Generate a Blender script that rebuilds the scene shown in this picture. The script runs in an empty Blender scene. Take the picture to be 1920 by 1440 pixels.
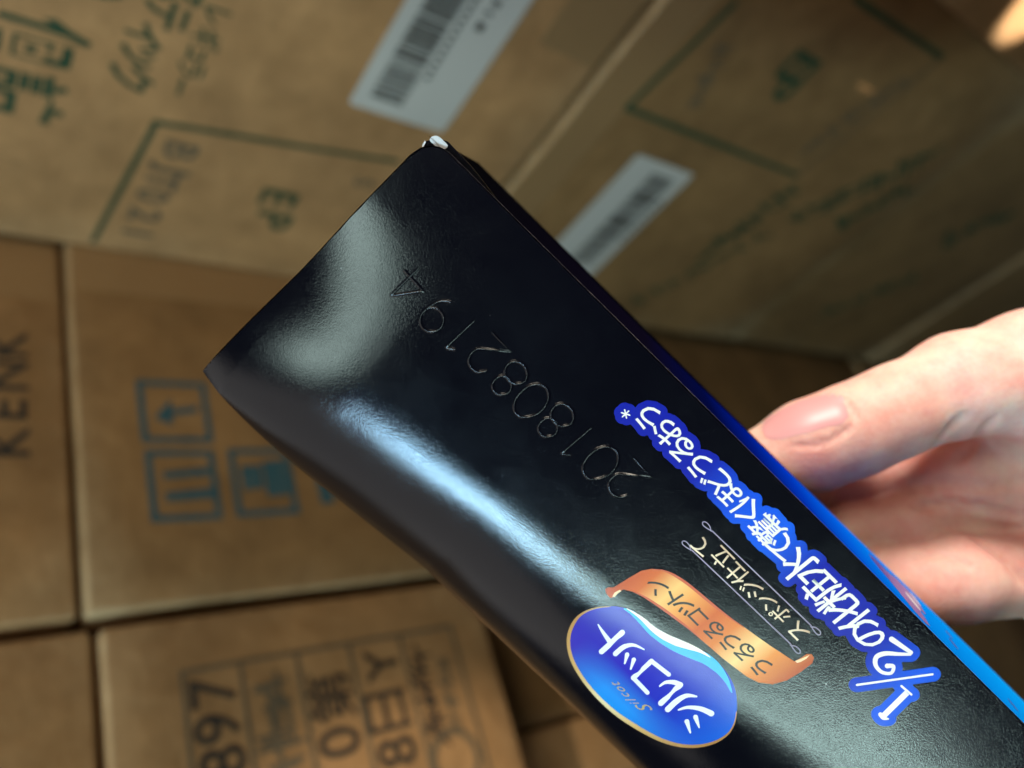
import bpy, bmesh, math, random
import numpy as np
from mathutils import Vector, Matrix
from mathutils.geometry import delaunay_2d_cdt

scene = bpy.context.scene
COL = scene.collection
random.seed(7); np.random.seed(7)

# ------------------------------------------------------------------ camera
# world axes seen from the camera (x right, y up, z back): two walls of stacked cartons meet in a
# vertical corner; the camera looks down into it and is rolled a quarter turn, so world up is image left
F = 1442.0                                           # focal length in photo pixels (1920 wide)
AX = np.array([[-0.29868421, 0.84663255, -0.44045552],     # world X  (along wall A, towards wall B)
               [-0.558677, -0.52929157, -0.63853774],      # world Y  (along wall B, towards wall A)
               [-0.77373623, 0.05535123, 0.63108516]])     # world Z  (up)
CAMZ = 2.05
CAMP = np.array([0.0, 0.0, CAMZ])
def c2w(p):                                          # camera metres -> world
    return np.asarray(p, float) @ AX.T + CAMP
def ray(px, py):
    return np.array([(px - 960) / F, (720 - py) / F, -1.0])
cam = bpy.data.cameras.new('camera')
camo = bpy.data.objects.new('camera', cam); COL.objects.link(camo)
M = Matrix(AX.tolist()).to_4x4(); M.translation = Vector(CAMP)
camo.matrix_world = M
cam.sensor_width = 36.0; cam.lens = 36.0 * F / 1920
cam.clip_start = 0.01; cam.clip_end = 50
cam.dof.use_dof = True; cam.dof.focus_distance = 0.138; cam.dof.aperture_fstop = cam.lens / 3.0
scene.camera = camo

# ------------------------------------------------------------------ world, lamps, exposure
world = bpy.data.worlds.new('World'); scene.world = world; world.use_nodes = True
world.node_tree.nodes['Background'].inputs[0].default_value = (0.60, 0.58, 0.55, 1)
world.node_tree.nodes['Background'].inputs[1].default_value = 0.03
def lamp(name, kind, pos, aim, power, color, **kw):
    l = bpy.data.lights.new(name, kind); l.energy = power; l.color = color
    o = bpy.data.objects.new(name, l); COL.objects.link(o)
    p = Vector(c2w(pos)); q = Vector(c2w(aim)); o.location = p
    roll = kw.pop('along', None)
    z = (p - q).normalized()
    if roll is None:
        o.rotation_euler = (q - p).to_track_quat('-Z', 'Y').to_euler()
    else:
        x = Vector(AX @ np.array(roll)); x = (x - z * x.dot(z)).normalized(); y = z.cross(x)
        m = Matrix((x, y, z)).transposed(); o.rotation_euler = m.to_euler()
    for k, v in kw.items(): setattr(l, k, v)
    return o
# positions in camera metres
lamp('ceiling_lamp', 'AREA', (-0.56, -0.71, 0.68), (0.0, -0.03, -0.14), 8.0, (0.42, 0.74, 1.0), shape='RECTANGLE', size=0.36, size_y=0.07, along=(0.2, -0.1, 0.06))
lamp('ceiling_strip_lamp', 'AREA', (-0.09, -0.85, 0.74), (0.0, -0.03, -0.14), 6.0, (0.70, 1.0, 0.95), shape='RECTANGLE', size=0.85, size_y=0.07, along=(0.55, -0.05, 0.02))
lamp('panel_glint_lamp', 'AREA', (-0.70, -0.15, 0.57), (-0.03, 0.01, -0.14), 1.7, (0.76, 1.0, 0.94), shape='RECTANGLE', size=0.34, size_y=0.20, along=(0.21, 0.09, 0.23))  # added area lamp, no known window: makes the pale patch on the black panel
lamp('bounce_lamp', 'AREA', (-1.10, -0.90, 0.00), (-0.05, 0.0, -0.2), 4.8, (1.0, 0.94, 0.88), shape='RECTANGLE', size=1.6, size_y=1.5)
lamp('wall_fill_lamp', 'AREA', (-0.50, 0.50, 0.80), (-0.20, -0.05, -0.5), 6.2, (1.0, 0.90, 0.73), shape='RECTANGLE', size=0.4, size_y=0.4)  # unseen fill lamp added to brighten wall A, kept out of the panel's reflection
lamp('hand_key_lamp', 'SPOT', (0.05, 0.62, 0.12), (0.135, -0.02, -0.19), 48.0, (1.0, 0.89, 0.79), spot_size=math.radians(24), spot_blend=0.6, shadow_soft_size=0.13)
lamp('corner_spot', 'SPOT', (1.056, 0.309, 0.206), (0.423, 0.308, -0.570), 360.0, (1.0, 0.95, 0.88), spot_size=math.radians(4.2), spot_blend=0.35, shadow_soft_size=0.004)  # added narrow spot, no doorway there: brightens only the top right carton
lamp('patch_lamp', 'SPOT', (-0.50, 0.10, 0.25), (-0.005, -0.30, -0.57), 45.0, (1.0, 0.88, 0.70), spot_size=math.radians(9), spot_blend=0.45, shadow_soft_size=0.02)

vs = scene.view_settings
vs.view_transform = 'Standard'; vs.look = 'None'; vs.exposure = 0.0; vs.gamma = 1.0; vs.use_curve_mapping = False
scene.cycles.use_denoising = True
scene.cycles.max_bounces = 8

# ------------------------------------------------------------------ helpers
def tag(o, label=None, cat=None, group=None, kind=None):
    if label: o['label'] = label
    if cat: o['category'] = cat
    if group: o['group'] = group
    if kind: o['kind'] = kind
    return o
def empty(name, loc):
    o = bpy.data.objects.new(name, None); COL.objects.link(o); o.location = loc
    o.empty_display_size = 0.02
    return o
def link_mesh(name, me, parent=None, mat=None):
    o = bpy.data.objects.new(name, me); COL.objects.link(o)
    if mat is not None: me.materials.append(mat)
    if parent is not None:
        o.parent = parent
        bpy.context.view_layer.update()
        o.matrix_parent_inverse = parent.matrix_world.inverted()
    return o
def mesh_obj(name, verts, faces, mat, parent=None, smooth=False, normals=None, uvs=None):
    me = bpy.data.meshes.new(name)
    me.from_pydata([tuple(v) for v in verts], [], [tuple(f) for f in faces])
    if uvs is not None:
        ul = me.uv_layers.new(name='uv')
        idx = np.zeros(len(me.loops), dtype=np.int32); me.loops.foreach_get('vertex_index', idx)
        ul.data.foreach_set('uv', np.asarray(uvs, dtype=np.float32)[idx].ravel())
    if smooth or normals is not None:
        me.polygons.foreach_set('use_smooth', [True] * len(me.polygons))
    if normals is not None:
        me.normals_split_custom_set_from_vertices([tuple(n) for n in normals])
    me.update()
    return link_mesh(name, me, parent, mat)

# ------------------------------------------------------------------ materials
def new_mat(name):
    m = bpy.data.materials.new(name); m.use_nodes = True
    nt = m.node_tree; return m, nt, nt.nodes['Principled BSDF']
def N(nt, kind, **kw):
    n = nt.nodes.new(kind)
    for k, v in kw.items():
        if k.startswith('i_'): n.inputs[k[2:].replace('_', ' ')].default_value = v
        else: setattr(n, k, v)
    return n
def ramp(nt, stops):
    r = nt.nodes.new('ShaderNodeValToRGB'); e = r.color_ramp.elements
    while len(e) < len(stops): e.new(0.5)
    for el, (p, c) in zip(e, stops): el.position = p; el.color = (*c, 1) if len(c) == 3 else c
    return r
def s2l(r, g, b):
    f = lambda c: ((c / 255 + 0.055) / 1.055) ** 2.4 if c > 10 else c / 255 / 12.92
    return (f(r), f(g), f(b))

def cardboard(name, col, seed, flute=(0, 0, 1)):
    m, nt, p = new_mat(name); L = nt.links
    tc = N(nt, 'ShaderNodeTexCoord')
    mp = N(nt, 'ShaderNodeMapping'); mp.inputs['Location'].default_value = (seed, seed * .7, -seed)
    L.new(tc.outputs['Object'], mp.inputs['Vector'])
    n1 = N(nt, 'ShaderNodeTexNoise', i_Scale=9.0, i_Detail=6.0, i_Roughness=0.6)
    n2 = N(nt, 'ShaderNodeTexNoise', i_Scale=420.0, i_Detail=3.0, i_Roughness=0.7)
    n3 = N(nt, 'ShaderNodeTexNoise', i_Scale=45.0, i_Detail=4.0, i_Roughness=0.6)
    for n in (n1, n2, n3): L.new(mp.outputs[0], n.inputs['Vector'])
    dk = tuple(c * 0.72 for c in col); lt = tuple(min(1, c * 1.22) for c in col)
    r1 = ramp(nt, [(0.3, dk), (0.72, lt)]); L.new(n1.outputs['Fac'], r1.inputs['Fac'])
    r2 = ramp(nt, [(0.3, (0.80, 0.78, 0.74)), (0.7, (1.1, 1.1, 1.1))]); L.new(n3.outputs['Fac'], r2.inputs['Fac'])
    mx = N(nt, 'ShaderNodeMix', data_type='RGBA', blend_type='MULTIPLY'); mx.inputs[0].default_value = 0.8
    L.new(r1.outputs[0], mx.inputs[6]); L.new(r2.outputs[0], mx.inputs[7])
    r3 = ramp(nt, [(0.25, (0.86, 0.85, 0.83)), (0.7, (1.06, 1.06, 1.06))]); L.new(n2.outputs['Fac'], r3.inputs['Fac'])
    mx2 = N(nt, 'ShaderNodeMix', data_type='RGBA', blend_type='MULTIPLY'); mx2.inputs[0].default_value = 0.8
    L.new(mx.outputs[2], mx2.inputs[6]); L.new(r3.outputs[0], mx2.inputs[7])
    ge = N(nt, 'ShaderNodeNewGeometry'); rp = ramp(nt, [(0.515, (0, 0, 0)), (0.56, (1, 1, 1))]); L.new(ge.outputs['Pointiness'], rp.inputs['Fac'])
    me_ = N(nt, 'ShaderNodeMath', operation='MULTIPLY'); L.new(rp.outputs[0], me_.inputs[0]); L.new(n3.outputs['Fac'], me_.inputs[1])
    mx3 = N(nt, 'ShaderNodeMix', data_type='RGBA'); L.new(me_.outputs[0], mx3.inputs[0]); L.new(mx2.outputs[2], mx3.inputs[6]); mx3.inputs[7].default_value = (0.62, 0.46, 0.27, 1)
    L.new(mx3.outputs[2], p.inputs['Base Color'])
    p.inputs['Roughness'].default_value = 0.62; p.inputs['Specular IOR Level'].default_value = 0.35
    wv = N(nt, 'ShaderNodeTexWave', i_Scale=55.0, i_Distortion=2.5, i_Detail=2.0)
    wv.bands_direction = 'XYZ'[max(range(3), key=lambda k: flute[k])]
    L.new(mp.outputs[0], wv.inputs['Vector'])
    b1 = N(nt, 'ShaderNodeBump', i_Strength=0.06, i_Distance=0.0004); L.new(wv.outputs['Fac'], b1.inputs['Height'])
    b2 = N(nt, 'ShaderNodeBump', i_Strength=0.35, i_Distance=0.004); L.new(n3.outputs['Fac'], b2.inputs['Height'])
    L.new(b1.outputs[0], b2.inputs['Normal']); L.new(b2.outputs[0], p.inputs['Normal'])
    return m
def ink(name, col, worn=0.35, paper=(0.30, 0.19, 0.09)):
    m, nt, p = new_mat(name); L = nt.links
    tc = N(nt, 'ShaderNodeTexCoord')
    n = N(nt, 'ShaderNodeTexNoise', i_Scale=160.0, i_Detail=4.0, i_Roughness=0.7); L.new(tc.outputs['Object'], n.inputs['Vector'])
    mixc = tuple(a * (1 - worn) + b * worn for a, b in zip(col, paper))
    r = ramp(nt, [(0.35, col), (0.75, mixc)]); L.new(n.outputs['Fac'], r.inputs['Fac'])
    L.new(r.outputs[0], p.inputs['Base Color']); p.inputs['Roughness'].default_value = 0.7
    return m
def add_gloss_grain(nt, p, strength=0.10):
    L = nt.links
    tc = N(nt, 'ShaderNodeTexCoord')
    n1 = N(nt, 'ShaderNodeTexNoise', i_Scale=3000.0, i_Detail=2.0, i_Roughness=0.7)
    n2 = N(nt, 'ShaderNodeTexNoise', i_Scale=260.0, i_Detail=2.0, i_Roughness=0.5)
    L.new(tc.outputs['Object'], n1.inputs['Vector']); L.new(tc.outputs['Object'], n2.inputs['Vector'])
    b1 = N(nt, 'ShaderNodeBump', i_Strength=strength, i_Distance=0.00005); L.new(n1.outputs['Fac'], b1.inputs['Height'])
    b2 = N(nt, 'ShaderNodeBump', i_Strength=strength * 0.5, i_Distance=0.00008); L.new(n2.outputs['Fac'], b2.inputs['Height'])
    L.new(b1.outputs[0], b2.inputs['Normal']); L.new(b2.outputs[0], p.inputs['Normal'])
def gloss_print(name, col, rough=0.24, grain=0.5, spec=0.5):
    m, nt, p = new_mat(name)
    p.inputs['Base Color'].default_value = (*col, 1); p.inputs['Roughness'].default_value = rough
    p.inputs['Specular IOR Level'].default_value = spec
    add_gloss_grain(nt, p, grain)
    return m
def gloss_ramp(name, stops, comp='x', rough=0.24, grain=0.5, spec=0.5, angle=None):
    """print whose ink colour follows its own artwork coordinate (uv = panel millimetres)"""
    m, nt, p = new_mat(name); L = nt.links
    uv = N(nt, 'ShaderNodeUVMap'); uv.uv_map = 'uv'
    sp = N(nt, 'ShaderNodeSeparateXYZ'); L.new(uv.outputs[0], sp.inputs[0])
    r = ramp(nt, stops); L.new(sp.outputs[{'x': 0, 'y': 1}[comp]], r.inputs['Fac'])
    L.new(r.outputs[0], p.inputs['Base Color']); p.inputs['Roughness'].default_value = rough
    p.inputs['Specular IOR Level'].default_value = spec
    add_gloss_grain(nt, p, grain)
    return m

# ------------------------------------------------------------------ glyphs from Blender's built-in font
_gc = {}
def glyph(ch, bold=0.0):
    k = (ch, bold)
    if k in _gc: return _gc[k]
    cu = bpy.data.curves.new('glyph', 'FONT'); cu.body = ch; cu.resolution_u = 3; cu.offset = bold
    ob = bpy.data.objects.new('glyph', cu); COL.objects.link(ob)
    bpy.context.view_layer.update()
    me = bpy.data.meshes.new_from_object(ob.evaluated_get(bpy.context.evaluated_depsgraph_get()))
    v = np.array([w.co[:2] for w in me.vertices]).reshape(-1, 2)
    f = [tuple(p.vertices) for p in me.polygons]
    bpy.data.objects.remove(ob); bpy.data.curves.remove(cu); bpy.data.meshes.remove(me)
    c = (v.max(0) + v.min(0)) / 2
    _gc[k] = (v - c, f); return _gc[k]
def outline_points(v, f, step):
    cnt = {}
    for p in f:
        for i in range(len(p)):
            e = tuple(sorted((p[i], p[(i + 1) % len(p)]))); cnt[e] = cnt.get(e, 0) + 1
    out = []
    for (a, b), n in cnt.items():
        if n == 1:
            d = np.linalg.norm(v[a] - v[b]); k = max(1, int(d / step))
            for t in range(k): out.append(v[a] + (v[b] - v[a]) * t / k)
    return np.array(out)
def stroke(pts, widths, cap=True, n=6):
    """polygon of a brush stroke along pts with given widths (2-D)"""
    P = np.array(pts, float); w = np.interp(np.linspace(0, 1, len(P)), np.linspace(0, 1, len(widths)), widths) / 2
    T = np.gradient(P, axis=0); T /= np.linalg.norm(T, axis=1)[:, None] + 1e-9
    Nn = np.stack([-T[:, 1], T[:, 0]], 1)
    a = list(P + Nn * w[:, None]); b = list((P - Nn * w[:, None])[::-1])
    def capf(c, t, nn, r):
        return [c + r * (nn * math.cos(q) + t * math.sin(q)) for q in np.linspace(0, math.pi, n + 2)[1:-1]]
    e = capf(P[-1], T[-1], Nn[-1], w[-1]) if cap else []
    s = capf(P[0], -T[0], -Nn[0], w[0]) if cap else []
    return np.array(a + e + b + s)
def smooth_line(pts, n=8, closed=False):
    P = [np.array(p, float) for p in pts]; out = []; m = len(P)
    rng = range(m if closed else m - 1)
    for i in rng:
        if closed: p0, p1, p2, p3 = P[(i - 1) % m], P[i], P[(i + 1) % m], P[(i + 2) % m]
        else: p0, p1, p2, p3 = P[max(i - 1, 0)], P[i], P[i + 1], P[min(i + 2, m - 1)]
        for t in np.linspace(0, 1, n, endpoint=False):
            out.append(0.5 * (2 * p1 + (p2 - p0) * t + (2 * p0 - 5 * p1 + 4 * p2 - p3) * t * t + (3 * p1 - p0 - 3 * p2 + p3) * t ** 3))
    if not closed: out.append(P[-1])
    return np.array(out)
def fill(polys, grid=None):
    """union of 2-D polygons as triangles, with interior points every `grid`"""
    V = []; Fc = []
    for p in polys:
        p = np.asarray(p, float); q = np.roll(p, -1, 0)
        if (p[:, 0] * q[:, 1] - p[:, 1] * q[:, 0]).sum() < 0: p = p[::-1]
        Fc.append(list(range(len(V), len(V) + len(p)))); V += [Vector((float(q[0]), float(q[1]))) for q in p]
    if grid:
        A = np.concatenate([np.asarray(p) for p in polys]); lo, hi = A.min(0), A.max(0)
        for x in np.arange(lo[0] + grid * .31, hi[0], grid):
            for y in np.arange(lo[1] + grid * .37, hi[1], grid): V.append(Vector((float(x), float(y))))
    r = delaunay_2d_cdt(V, [], Fc, 1, 1e-7)
    return np.array([tuple(v) for v in r[0]]), [tuple(f) for f, o in zip(r[2], r[5]) if o]      # holes left open
def isofill(pts, rad, cell):
    """all of the plane nearer than rad to pts, as clipped grid triangles"""
    lo = pts.min(0) - rad - cell * 2; hi = pts.max(0) + rad + cell * 2
    nx, ny = (np.ceil((hi - lo) / cell)).astype(int) + 1
    gx = lo[0] + np.arange(nx) * cell; gy = lo[1] + np.arange(ny) * cell
    D = np.full((nx, ny), 1e9)
    for i in range(nx):
        d = (gx[i] - pts[:, 0])
        near = np.abs(d) < rad * 2.5
        if near.any():
            q = pts[near]
            D[i] = np.sqrt(((gy[:, None] - q[None, :, 1]) ** 2 + (gx[i] - q[None, :, 0]) ** 2).min(1))
    S = np.clip(rad - D, -9 * rad, 9 * rad)
    V = []; Fc = []; vid = {}
    def vert(key, p):
        if key not in vid: vid[key] = len(V); V.append(p)
        return vid[key]
    for i in range(nx - 1):
        for j in range(ny - 1):
            cs = [(i, j), (i + 1, j), (i + 1, j + 1), (i, j + 1)]
            s = [S[c] for c in cs]
            if max(s) <= 0: continue
            poly = []
            for k in range(4):
                a, b = cs[k], cs[(k + 1) % 4]
                if S[a] > 0: poly.append(vert(a, (gx[a[0]], gy[a[1]])))
                if (S[a] > 0) != (S[b] > 0):
                    t = S[a] / (S[a] - S[b]); key = (min(a, b), max(a, b))
                    poly.append(vert(key, (gx[a[0]] + (gx[b[0]] - gx[a[0]]) * t, gy[a[1]] + (gy[b[1]] - gy[a[1]]) * t)))
            if len(poly) >= 3: Fc.append(tuple(poly))
    return np.array(V), Fc

# ================================================================== BACKGROUND CARTONS
C = 0.50                    # wall A: face plane world y
A0 = 0.44                   # wall B: face plane world x
def on_A(px, py, off=0.0):  # photo point -> (x, z) on wall A's face at y = C + off
    r = AX @ ray(px, py); t = (C + off) / r[1]; return np.array([r[0] * t, r[2] * t + CAMZ])
def on_B(px, py, off=0.0):
    r = AX @ ray(px, py); t = (A0 + off) / r[0]; return np.array([r[1] * t, r[2] * t + CAMZ])

def box_body(name, lo, hi, mat, parent, bevel=0.0035, wob=0.0016, seed=0):
    """carton shell: rounded edges, faces a little bulged and uneven"""
    lo = np.array(lo); hi = np.array(hi); size = hi - lo; c = (lo + hi) / 2; h = size / 2
    bm = bmesh.new(); bmesh.ops.create_cube(bm, size=1.0)
    for v in bm.verts: v.co = Vector([v.co[k] * size[k] for k in range(3)])
    bmesh.ops.bevel(bm, geom=list(bm.edges), offset=bevel, segments=3, profile=0.5, affect='EDGES')
    bmesh.ops.subdivide_edges(bm, edges=[e for e in bm.edges if e.calc_length() > 0.05], cuts=7, use_grid_fill=True)
    rng = np.random.RandomState(seed); ph = rng.rand(6) * 6.28; fr = 7 + rng.rand(6) * 9
    for v in bm.verts:
        p = np.array(v.co); q = p / h; k = int(np.argmax(np.abs(q)))
        i, j = [m for m in range(3) if m != k]
        edge = max(0, 1 - abs(q[i])) ** .5 * max(0, 1 - abs(q[j])) ** .5
        d = wob * 1.2 * edge + wob * 0.5 * math.sin(p[i] * fr[0] * 3 + ph[0]) * math.sin(p[j] * fr[1] * 3 + ph[1])
        e2 = wob * 0.35 * math.sin(p[j] * fr[2] * 4 + ph[2])
        v.co[k] += math.copysign(d, q[k]); v.co[i] += e2
        v.co += Vector(c)
    me = bpy.data.meshes.new(name); bm.to_mesh(me); bm.free()
    me.polygons.foreach_set('use_smooth', [True] * len(me.polygons))
    return link_mesh(name, me, parent, mat)

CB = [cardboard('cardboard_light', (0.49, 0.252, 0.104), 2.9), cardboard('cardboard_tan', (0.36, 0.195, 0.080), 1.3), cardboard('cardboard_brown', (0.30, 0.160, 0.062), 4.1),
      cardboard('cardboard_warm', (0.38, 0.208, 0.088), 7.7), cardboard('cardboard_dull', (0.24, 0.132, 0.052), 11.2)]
INK_G = ink('green_ink', (0.005, 0.050, 0.020), 0.15)
INK_K = ink('black_ink', (0.014, 0.012, 0.011), 0.2)
INK_KF = ink('faded_black_ink', (0.10, 0.075, 0.045), 0.35)
INK_T = ink('teal_ink', (0.015, 0.085, 0.110), 0.2)
STICK = new_mat('sticker_paper'); STICK[2].inputs['Base Color'].default_value = (0.60, 0.55, 0.49, 1); STICK[2].inputs['Roughness'].default_value = 0.5
STICK = STICK[0]
TAPE, _nt, _p = new_mat('clear_packing_tape'); _p.inputs['Base Color'].default_value = (0.32, 0.18, 0.078, 1); _p.inputs['Roughness'].default_value = 0.3
_n = N(_nt, 'ShaderNodeTexNoise', i_Scale=60.0, i_Detail=3.0); _b = N(_nt, 'ShaderNodeBump', i_Strength=0.3, i_Distance=0.002)
_nt.links.new(_n.outputs['Fac'], _b.inputs['Height']); _nt.links.new(_b.outputs[0], _p.inputs['Normal'])

from mathutils.bvhtree import BVHTree
def carton(name, x, y, z, mi, label, seed, **kw):
    e = empty(name, ((x[0] + x[1]) / 2, (y[0] + y[1]) / 2, z[0]))
    tag(e, label, 'carton', 'brown cardboard cartons stacked along the two walls')
    b = box_body('body', (x[0], y[0], z[0]), (x[1], y[1], z[1]), CB[mi], e, seed=seed, **kw)
    bm = bmesh.new(); bm.from_mesh(b.data); tree = BVHTree.FromBMesh(bm); bm.free()
    return e, tree
def lay(wall, tree, pts, off):
    """2-D wall points -> 3-D points lying on the carton's uneven face"""
    out = []
    for p in pts:
        if wall == 'A': o = Vector((p[0], 0.0, p[1])); d = Vector((0, 1, 0))
        else: o = Vector((0.0, p[0], p[1])); d = Vector((1, 0, 0))
        hit = tree.ray_cast(o, d)[0]
        if hit is None: hit = Vector((p[0], C, p[1])) if wall == 'A' else Vector((A0, p[0], p[1]))
        out.append(hit - d * off)
    return out
def wall_poly(name, wall, box, polys, mat, off=0.0003, grid=0.012, parent=None):
    def dense(p):
        p = np.asarray(p, float); out = []
        for a_, b_ in zip(p, np.roll(p, -1, 0)):
            k = max(1, int(np.linalg.norm(b_ - a_) / .010)); out += [a_ + (b_ - a_) * t_ / k for t_ in range(k)]
        return np.array(out)
    v, f = fill([dense(p) for p in polys], grid)
    return mesh_obj(name, lay(wall, box[1], v, off), f, mat, parent or box[0])
def wall_char(name, wall, box, ch, px, em, mat, bold=0.012, stretch=1.0, off=0.0003, tilt=0.0):
    v, f = glyph(ch, bold)
    right, up = (np.array([1., 0]), np.array([0, 1.])) if wall == 'A' else (np.array([1., 0]), np.array([0, -1.]))
    c0, s0 = math.cos(tilt), math.sin(tilt)
    v = v @ np.array([[c0, s0], [-s0, c0]])
    c = (on_A if wall == 'A' else on_B)(*px)
    p = c + em * (v[:, :1] * stretch * right + v[:, 1:] * up)
    return mesh_obj(name, lay(wall, box[1], p, off), f, mat, box[0])
def wall_line(name, wall, box, pxs, width, mat, off=0.0003, parent=None):
    g = on_A if wall == 'A' else on_B
    P = np.array([g(*p) for p in pxs]); Q = []
    for i in range(len(P) - 1):
        for t in np.linspace(0, 1, 8, endpoint=False): Q.append(P[i] + (P[i + 1] - P[i]) * t)
    Q.append(P[-1])
    polys = []
    k = 0
    for i in range(len(P) - 1): polys.append(stroke([P[i], P[i + 1]], [width, width], n=3))
    return wall_poly(name, wall, box, polys, mat, off, parent=parent)
def frame_polys(x0, x1, z0, z1, w):
    return [np.array(q) for q in ([(x0, z0), (x1, z0), (x1, z0 + w), (x0, z0 + w)], [(x0, z1 - w), (x1, z1 - w), (x1, z1), (x0, z1)],
            [(x0, z0), (x0 + w, z0), (x0 + w, z1), (x0, z1)], [(x1 - w, z0), (x1, z0), (x1, z1), (x1 - w, z1)])]
def Z(b): return CAMZ - b

# ---- wall A (faces the camera from below in the picture)
fl = mesh_obj('floor', [(-1.2, -1.2, -0.02), (1.4, -1.2, -0.02), (1.4, 1.2, -0.02), (-1.2, 1.2, -0.02)], [(0, 1, 2, 3)], None)
_m, _nt, _p = new_mat('concrete_floor'); _p.inputs['Base Color'].default_value = (0.22, 0.21, 0.19, 1); _p.inputs['Roughness'].default_value = 0.6
_n = N(_nt, 'ShaderNodeTexNoise', i_Scale=14.0, i_Detail=6.0); _r = ramp(_nt, [(0.3, (0.15, 0.14, 0.13)), (0.7, (0.27, 0.26, 0.24))])
_nt.links.new(_n.outputs['Fac'], _r.inputs['Fac']); _nt.links.new(_r.outputs[0], _p.inputs['Base Color'])
fl.data.materials.append(_m); tag(fl, kind='structure')

L0 = carton('cardboard_box', (0.158, 0.62), (C + .004, C + .30), (Z(.0955), Z(-.17)), 1, 'carton at the left edge with black letters on its side', 1)
L1 = carton('cardboard_box', (0.158, 0.62), (C - .002, C + .30), (Z(.372), Z(.099)), 2, 'carton with teal square handling symbols, left of the black box', 2)
M0 = carton('cardboard_box', (-.15, 0.150), (C + .002, C + .30), (Z(.1015), Z(-.17)), 3, 'plain carton in the bottom left corner', 3)
M1 = carton('cardboard_box', (-.15, 0.149), (C - .002, C + .30), (Z(.376), Z(.1055)), 3, 'carton with a black framed table of numbers, at the bottom of the picture', 4)
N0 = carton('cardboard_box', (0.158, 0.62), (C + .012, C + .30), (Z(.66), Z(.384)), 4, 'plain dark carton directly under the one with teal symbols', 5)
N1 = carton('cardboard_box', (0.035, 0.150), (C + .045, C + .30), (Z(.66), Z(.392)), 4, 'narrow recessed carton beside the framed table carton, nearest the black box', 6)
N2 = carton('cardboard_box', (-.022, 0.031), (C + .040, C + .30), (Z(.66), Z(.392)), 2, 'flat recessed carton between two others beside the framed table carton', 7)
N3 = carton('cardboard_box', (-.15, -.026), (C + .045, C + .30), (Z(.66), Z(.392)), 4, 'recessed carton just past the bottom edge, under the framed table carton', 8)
O0 = carton('cardboard_box', (-.20, 0.150), (C + .02, C + .30), (Z(.985), Z(.668)), 3, 'plain carton low in the stack, behind the black box', 9)
O1 = carton('cardboard_box', (-.20, 0.150), (C + .0, C + .30), (Z(1.31), Z(.992)), 3, 'carton in the bottom right corner beyond the black box', 10)
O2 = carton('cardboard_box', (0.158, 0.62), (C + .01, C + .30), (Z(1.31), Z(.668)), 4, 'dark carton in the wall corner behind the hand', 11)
O3 = carton('cardboard_box', (-.20, 0.150), (C + .015, C + .30), (Z(1.62), Z(1.316)), 2, 'sliver of carton at the right edge, just below the hand', 16)
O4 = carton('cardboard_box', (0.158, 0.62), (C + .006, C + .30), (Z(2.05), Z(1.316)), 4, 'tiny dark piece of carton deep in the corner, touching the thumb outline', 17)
O5 = carton('cardboard_box', (-.20, 0.150), (C + .0, C + .30), (Z(2.05), Z(1.626)), 2, 'plain carton standing on the floor at the foot of the stack', 18)
# ---- wall B (upper part of the picture)
B1 = carton('cardboard_box', (A0, A0 + .36), (-.12, C - .004), (Z(.404), Z(-.25)), 0, 'large carton with green characters and a barcode sticker, top left', 12)
B2 = carton('cardboard_box', (A0 - .003, A0 + .36), (.041, C - .012), (Z(.905), Z(.411)), 2, 'carton with a green outlined panel, top right', 13)
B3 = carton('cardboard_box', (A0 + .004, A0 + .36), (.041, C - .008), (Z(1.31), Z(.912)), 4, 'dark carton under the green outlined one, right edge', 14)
B4 = carton('cardboard_box', (A0 - .055, A0 + .30), (-.40, .036), (Z(1.31), Z(.52)), 3, 'brightly lit carton cut off by the top right corner', 15)

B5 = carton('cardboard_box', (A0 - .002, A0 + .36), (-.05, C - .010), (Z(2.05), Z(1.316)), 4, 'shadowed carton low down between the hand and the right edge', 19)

# prints on the large green carton
for ch, px, em in (('0', (168, -45), .052), ('個', (82, 78), .048), ('詰', (42, 176), .047)):
    wall_char('printed_character', 'B', B1, ch, px, em, INK_G, 0.020, stretch=.80)
for ch, px in (('ス', (340, -22)), ('テ', (310, 24)), ('ィ', (272, 62)), ('ッ', (257, 100)), ('ク', (246, 143))):
    wall_char('printed_character', 'B', B1, ch, px, .030, INK_G, 0.018, stretch=.78)
for ch, px in (('レ', (404, 28)), ('ギ', (386, 70)), ('ュ', (367, 99)), ('ラ', (357, 127)), ('ー', (338, 160))):
    wall_char('printed_character', 'B', B1, ch, px, .0195, INK_G, 0.016, stretch=.80)
wall_line('printed_frame', 'B', B1, [(745, 302), (292, 226), (175, 450)], .0042, INK_G)
for ch, px in zip('BJT021', ((338, 282), (318, 314), (303, 337), (287, 365), (272, 402), (258, 436))):
    wall_char('printed_character', 'B', B1, ch, px, .030, INK_KF, 0.02)
for ch, px in (('E', (522, 372)), ('P', (512, 414))):
    wall_char('printed_character', 'B', B1, ch, px, .040, INK_G, 0.02)
wall_char('printed_character', 'B', B1, 'S', (682, 342), .022, INK_KF, 0.02)
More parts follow.
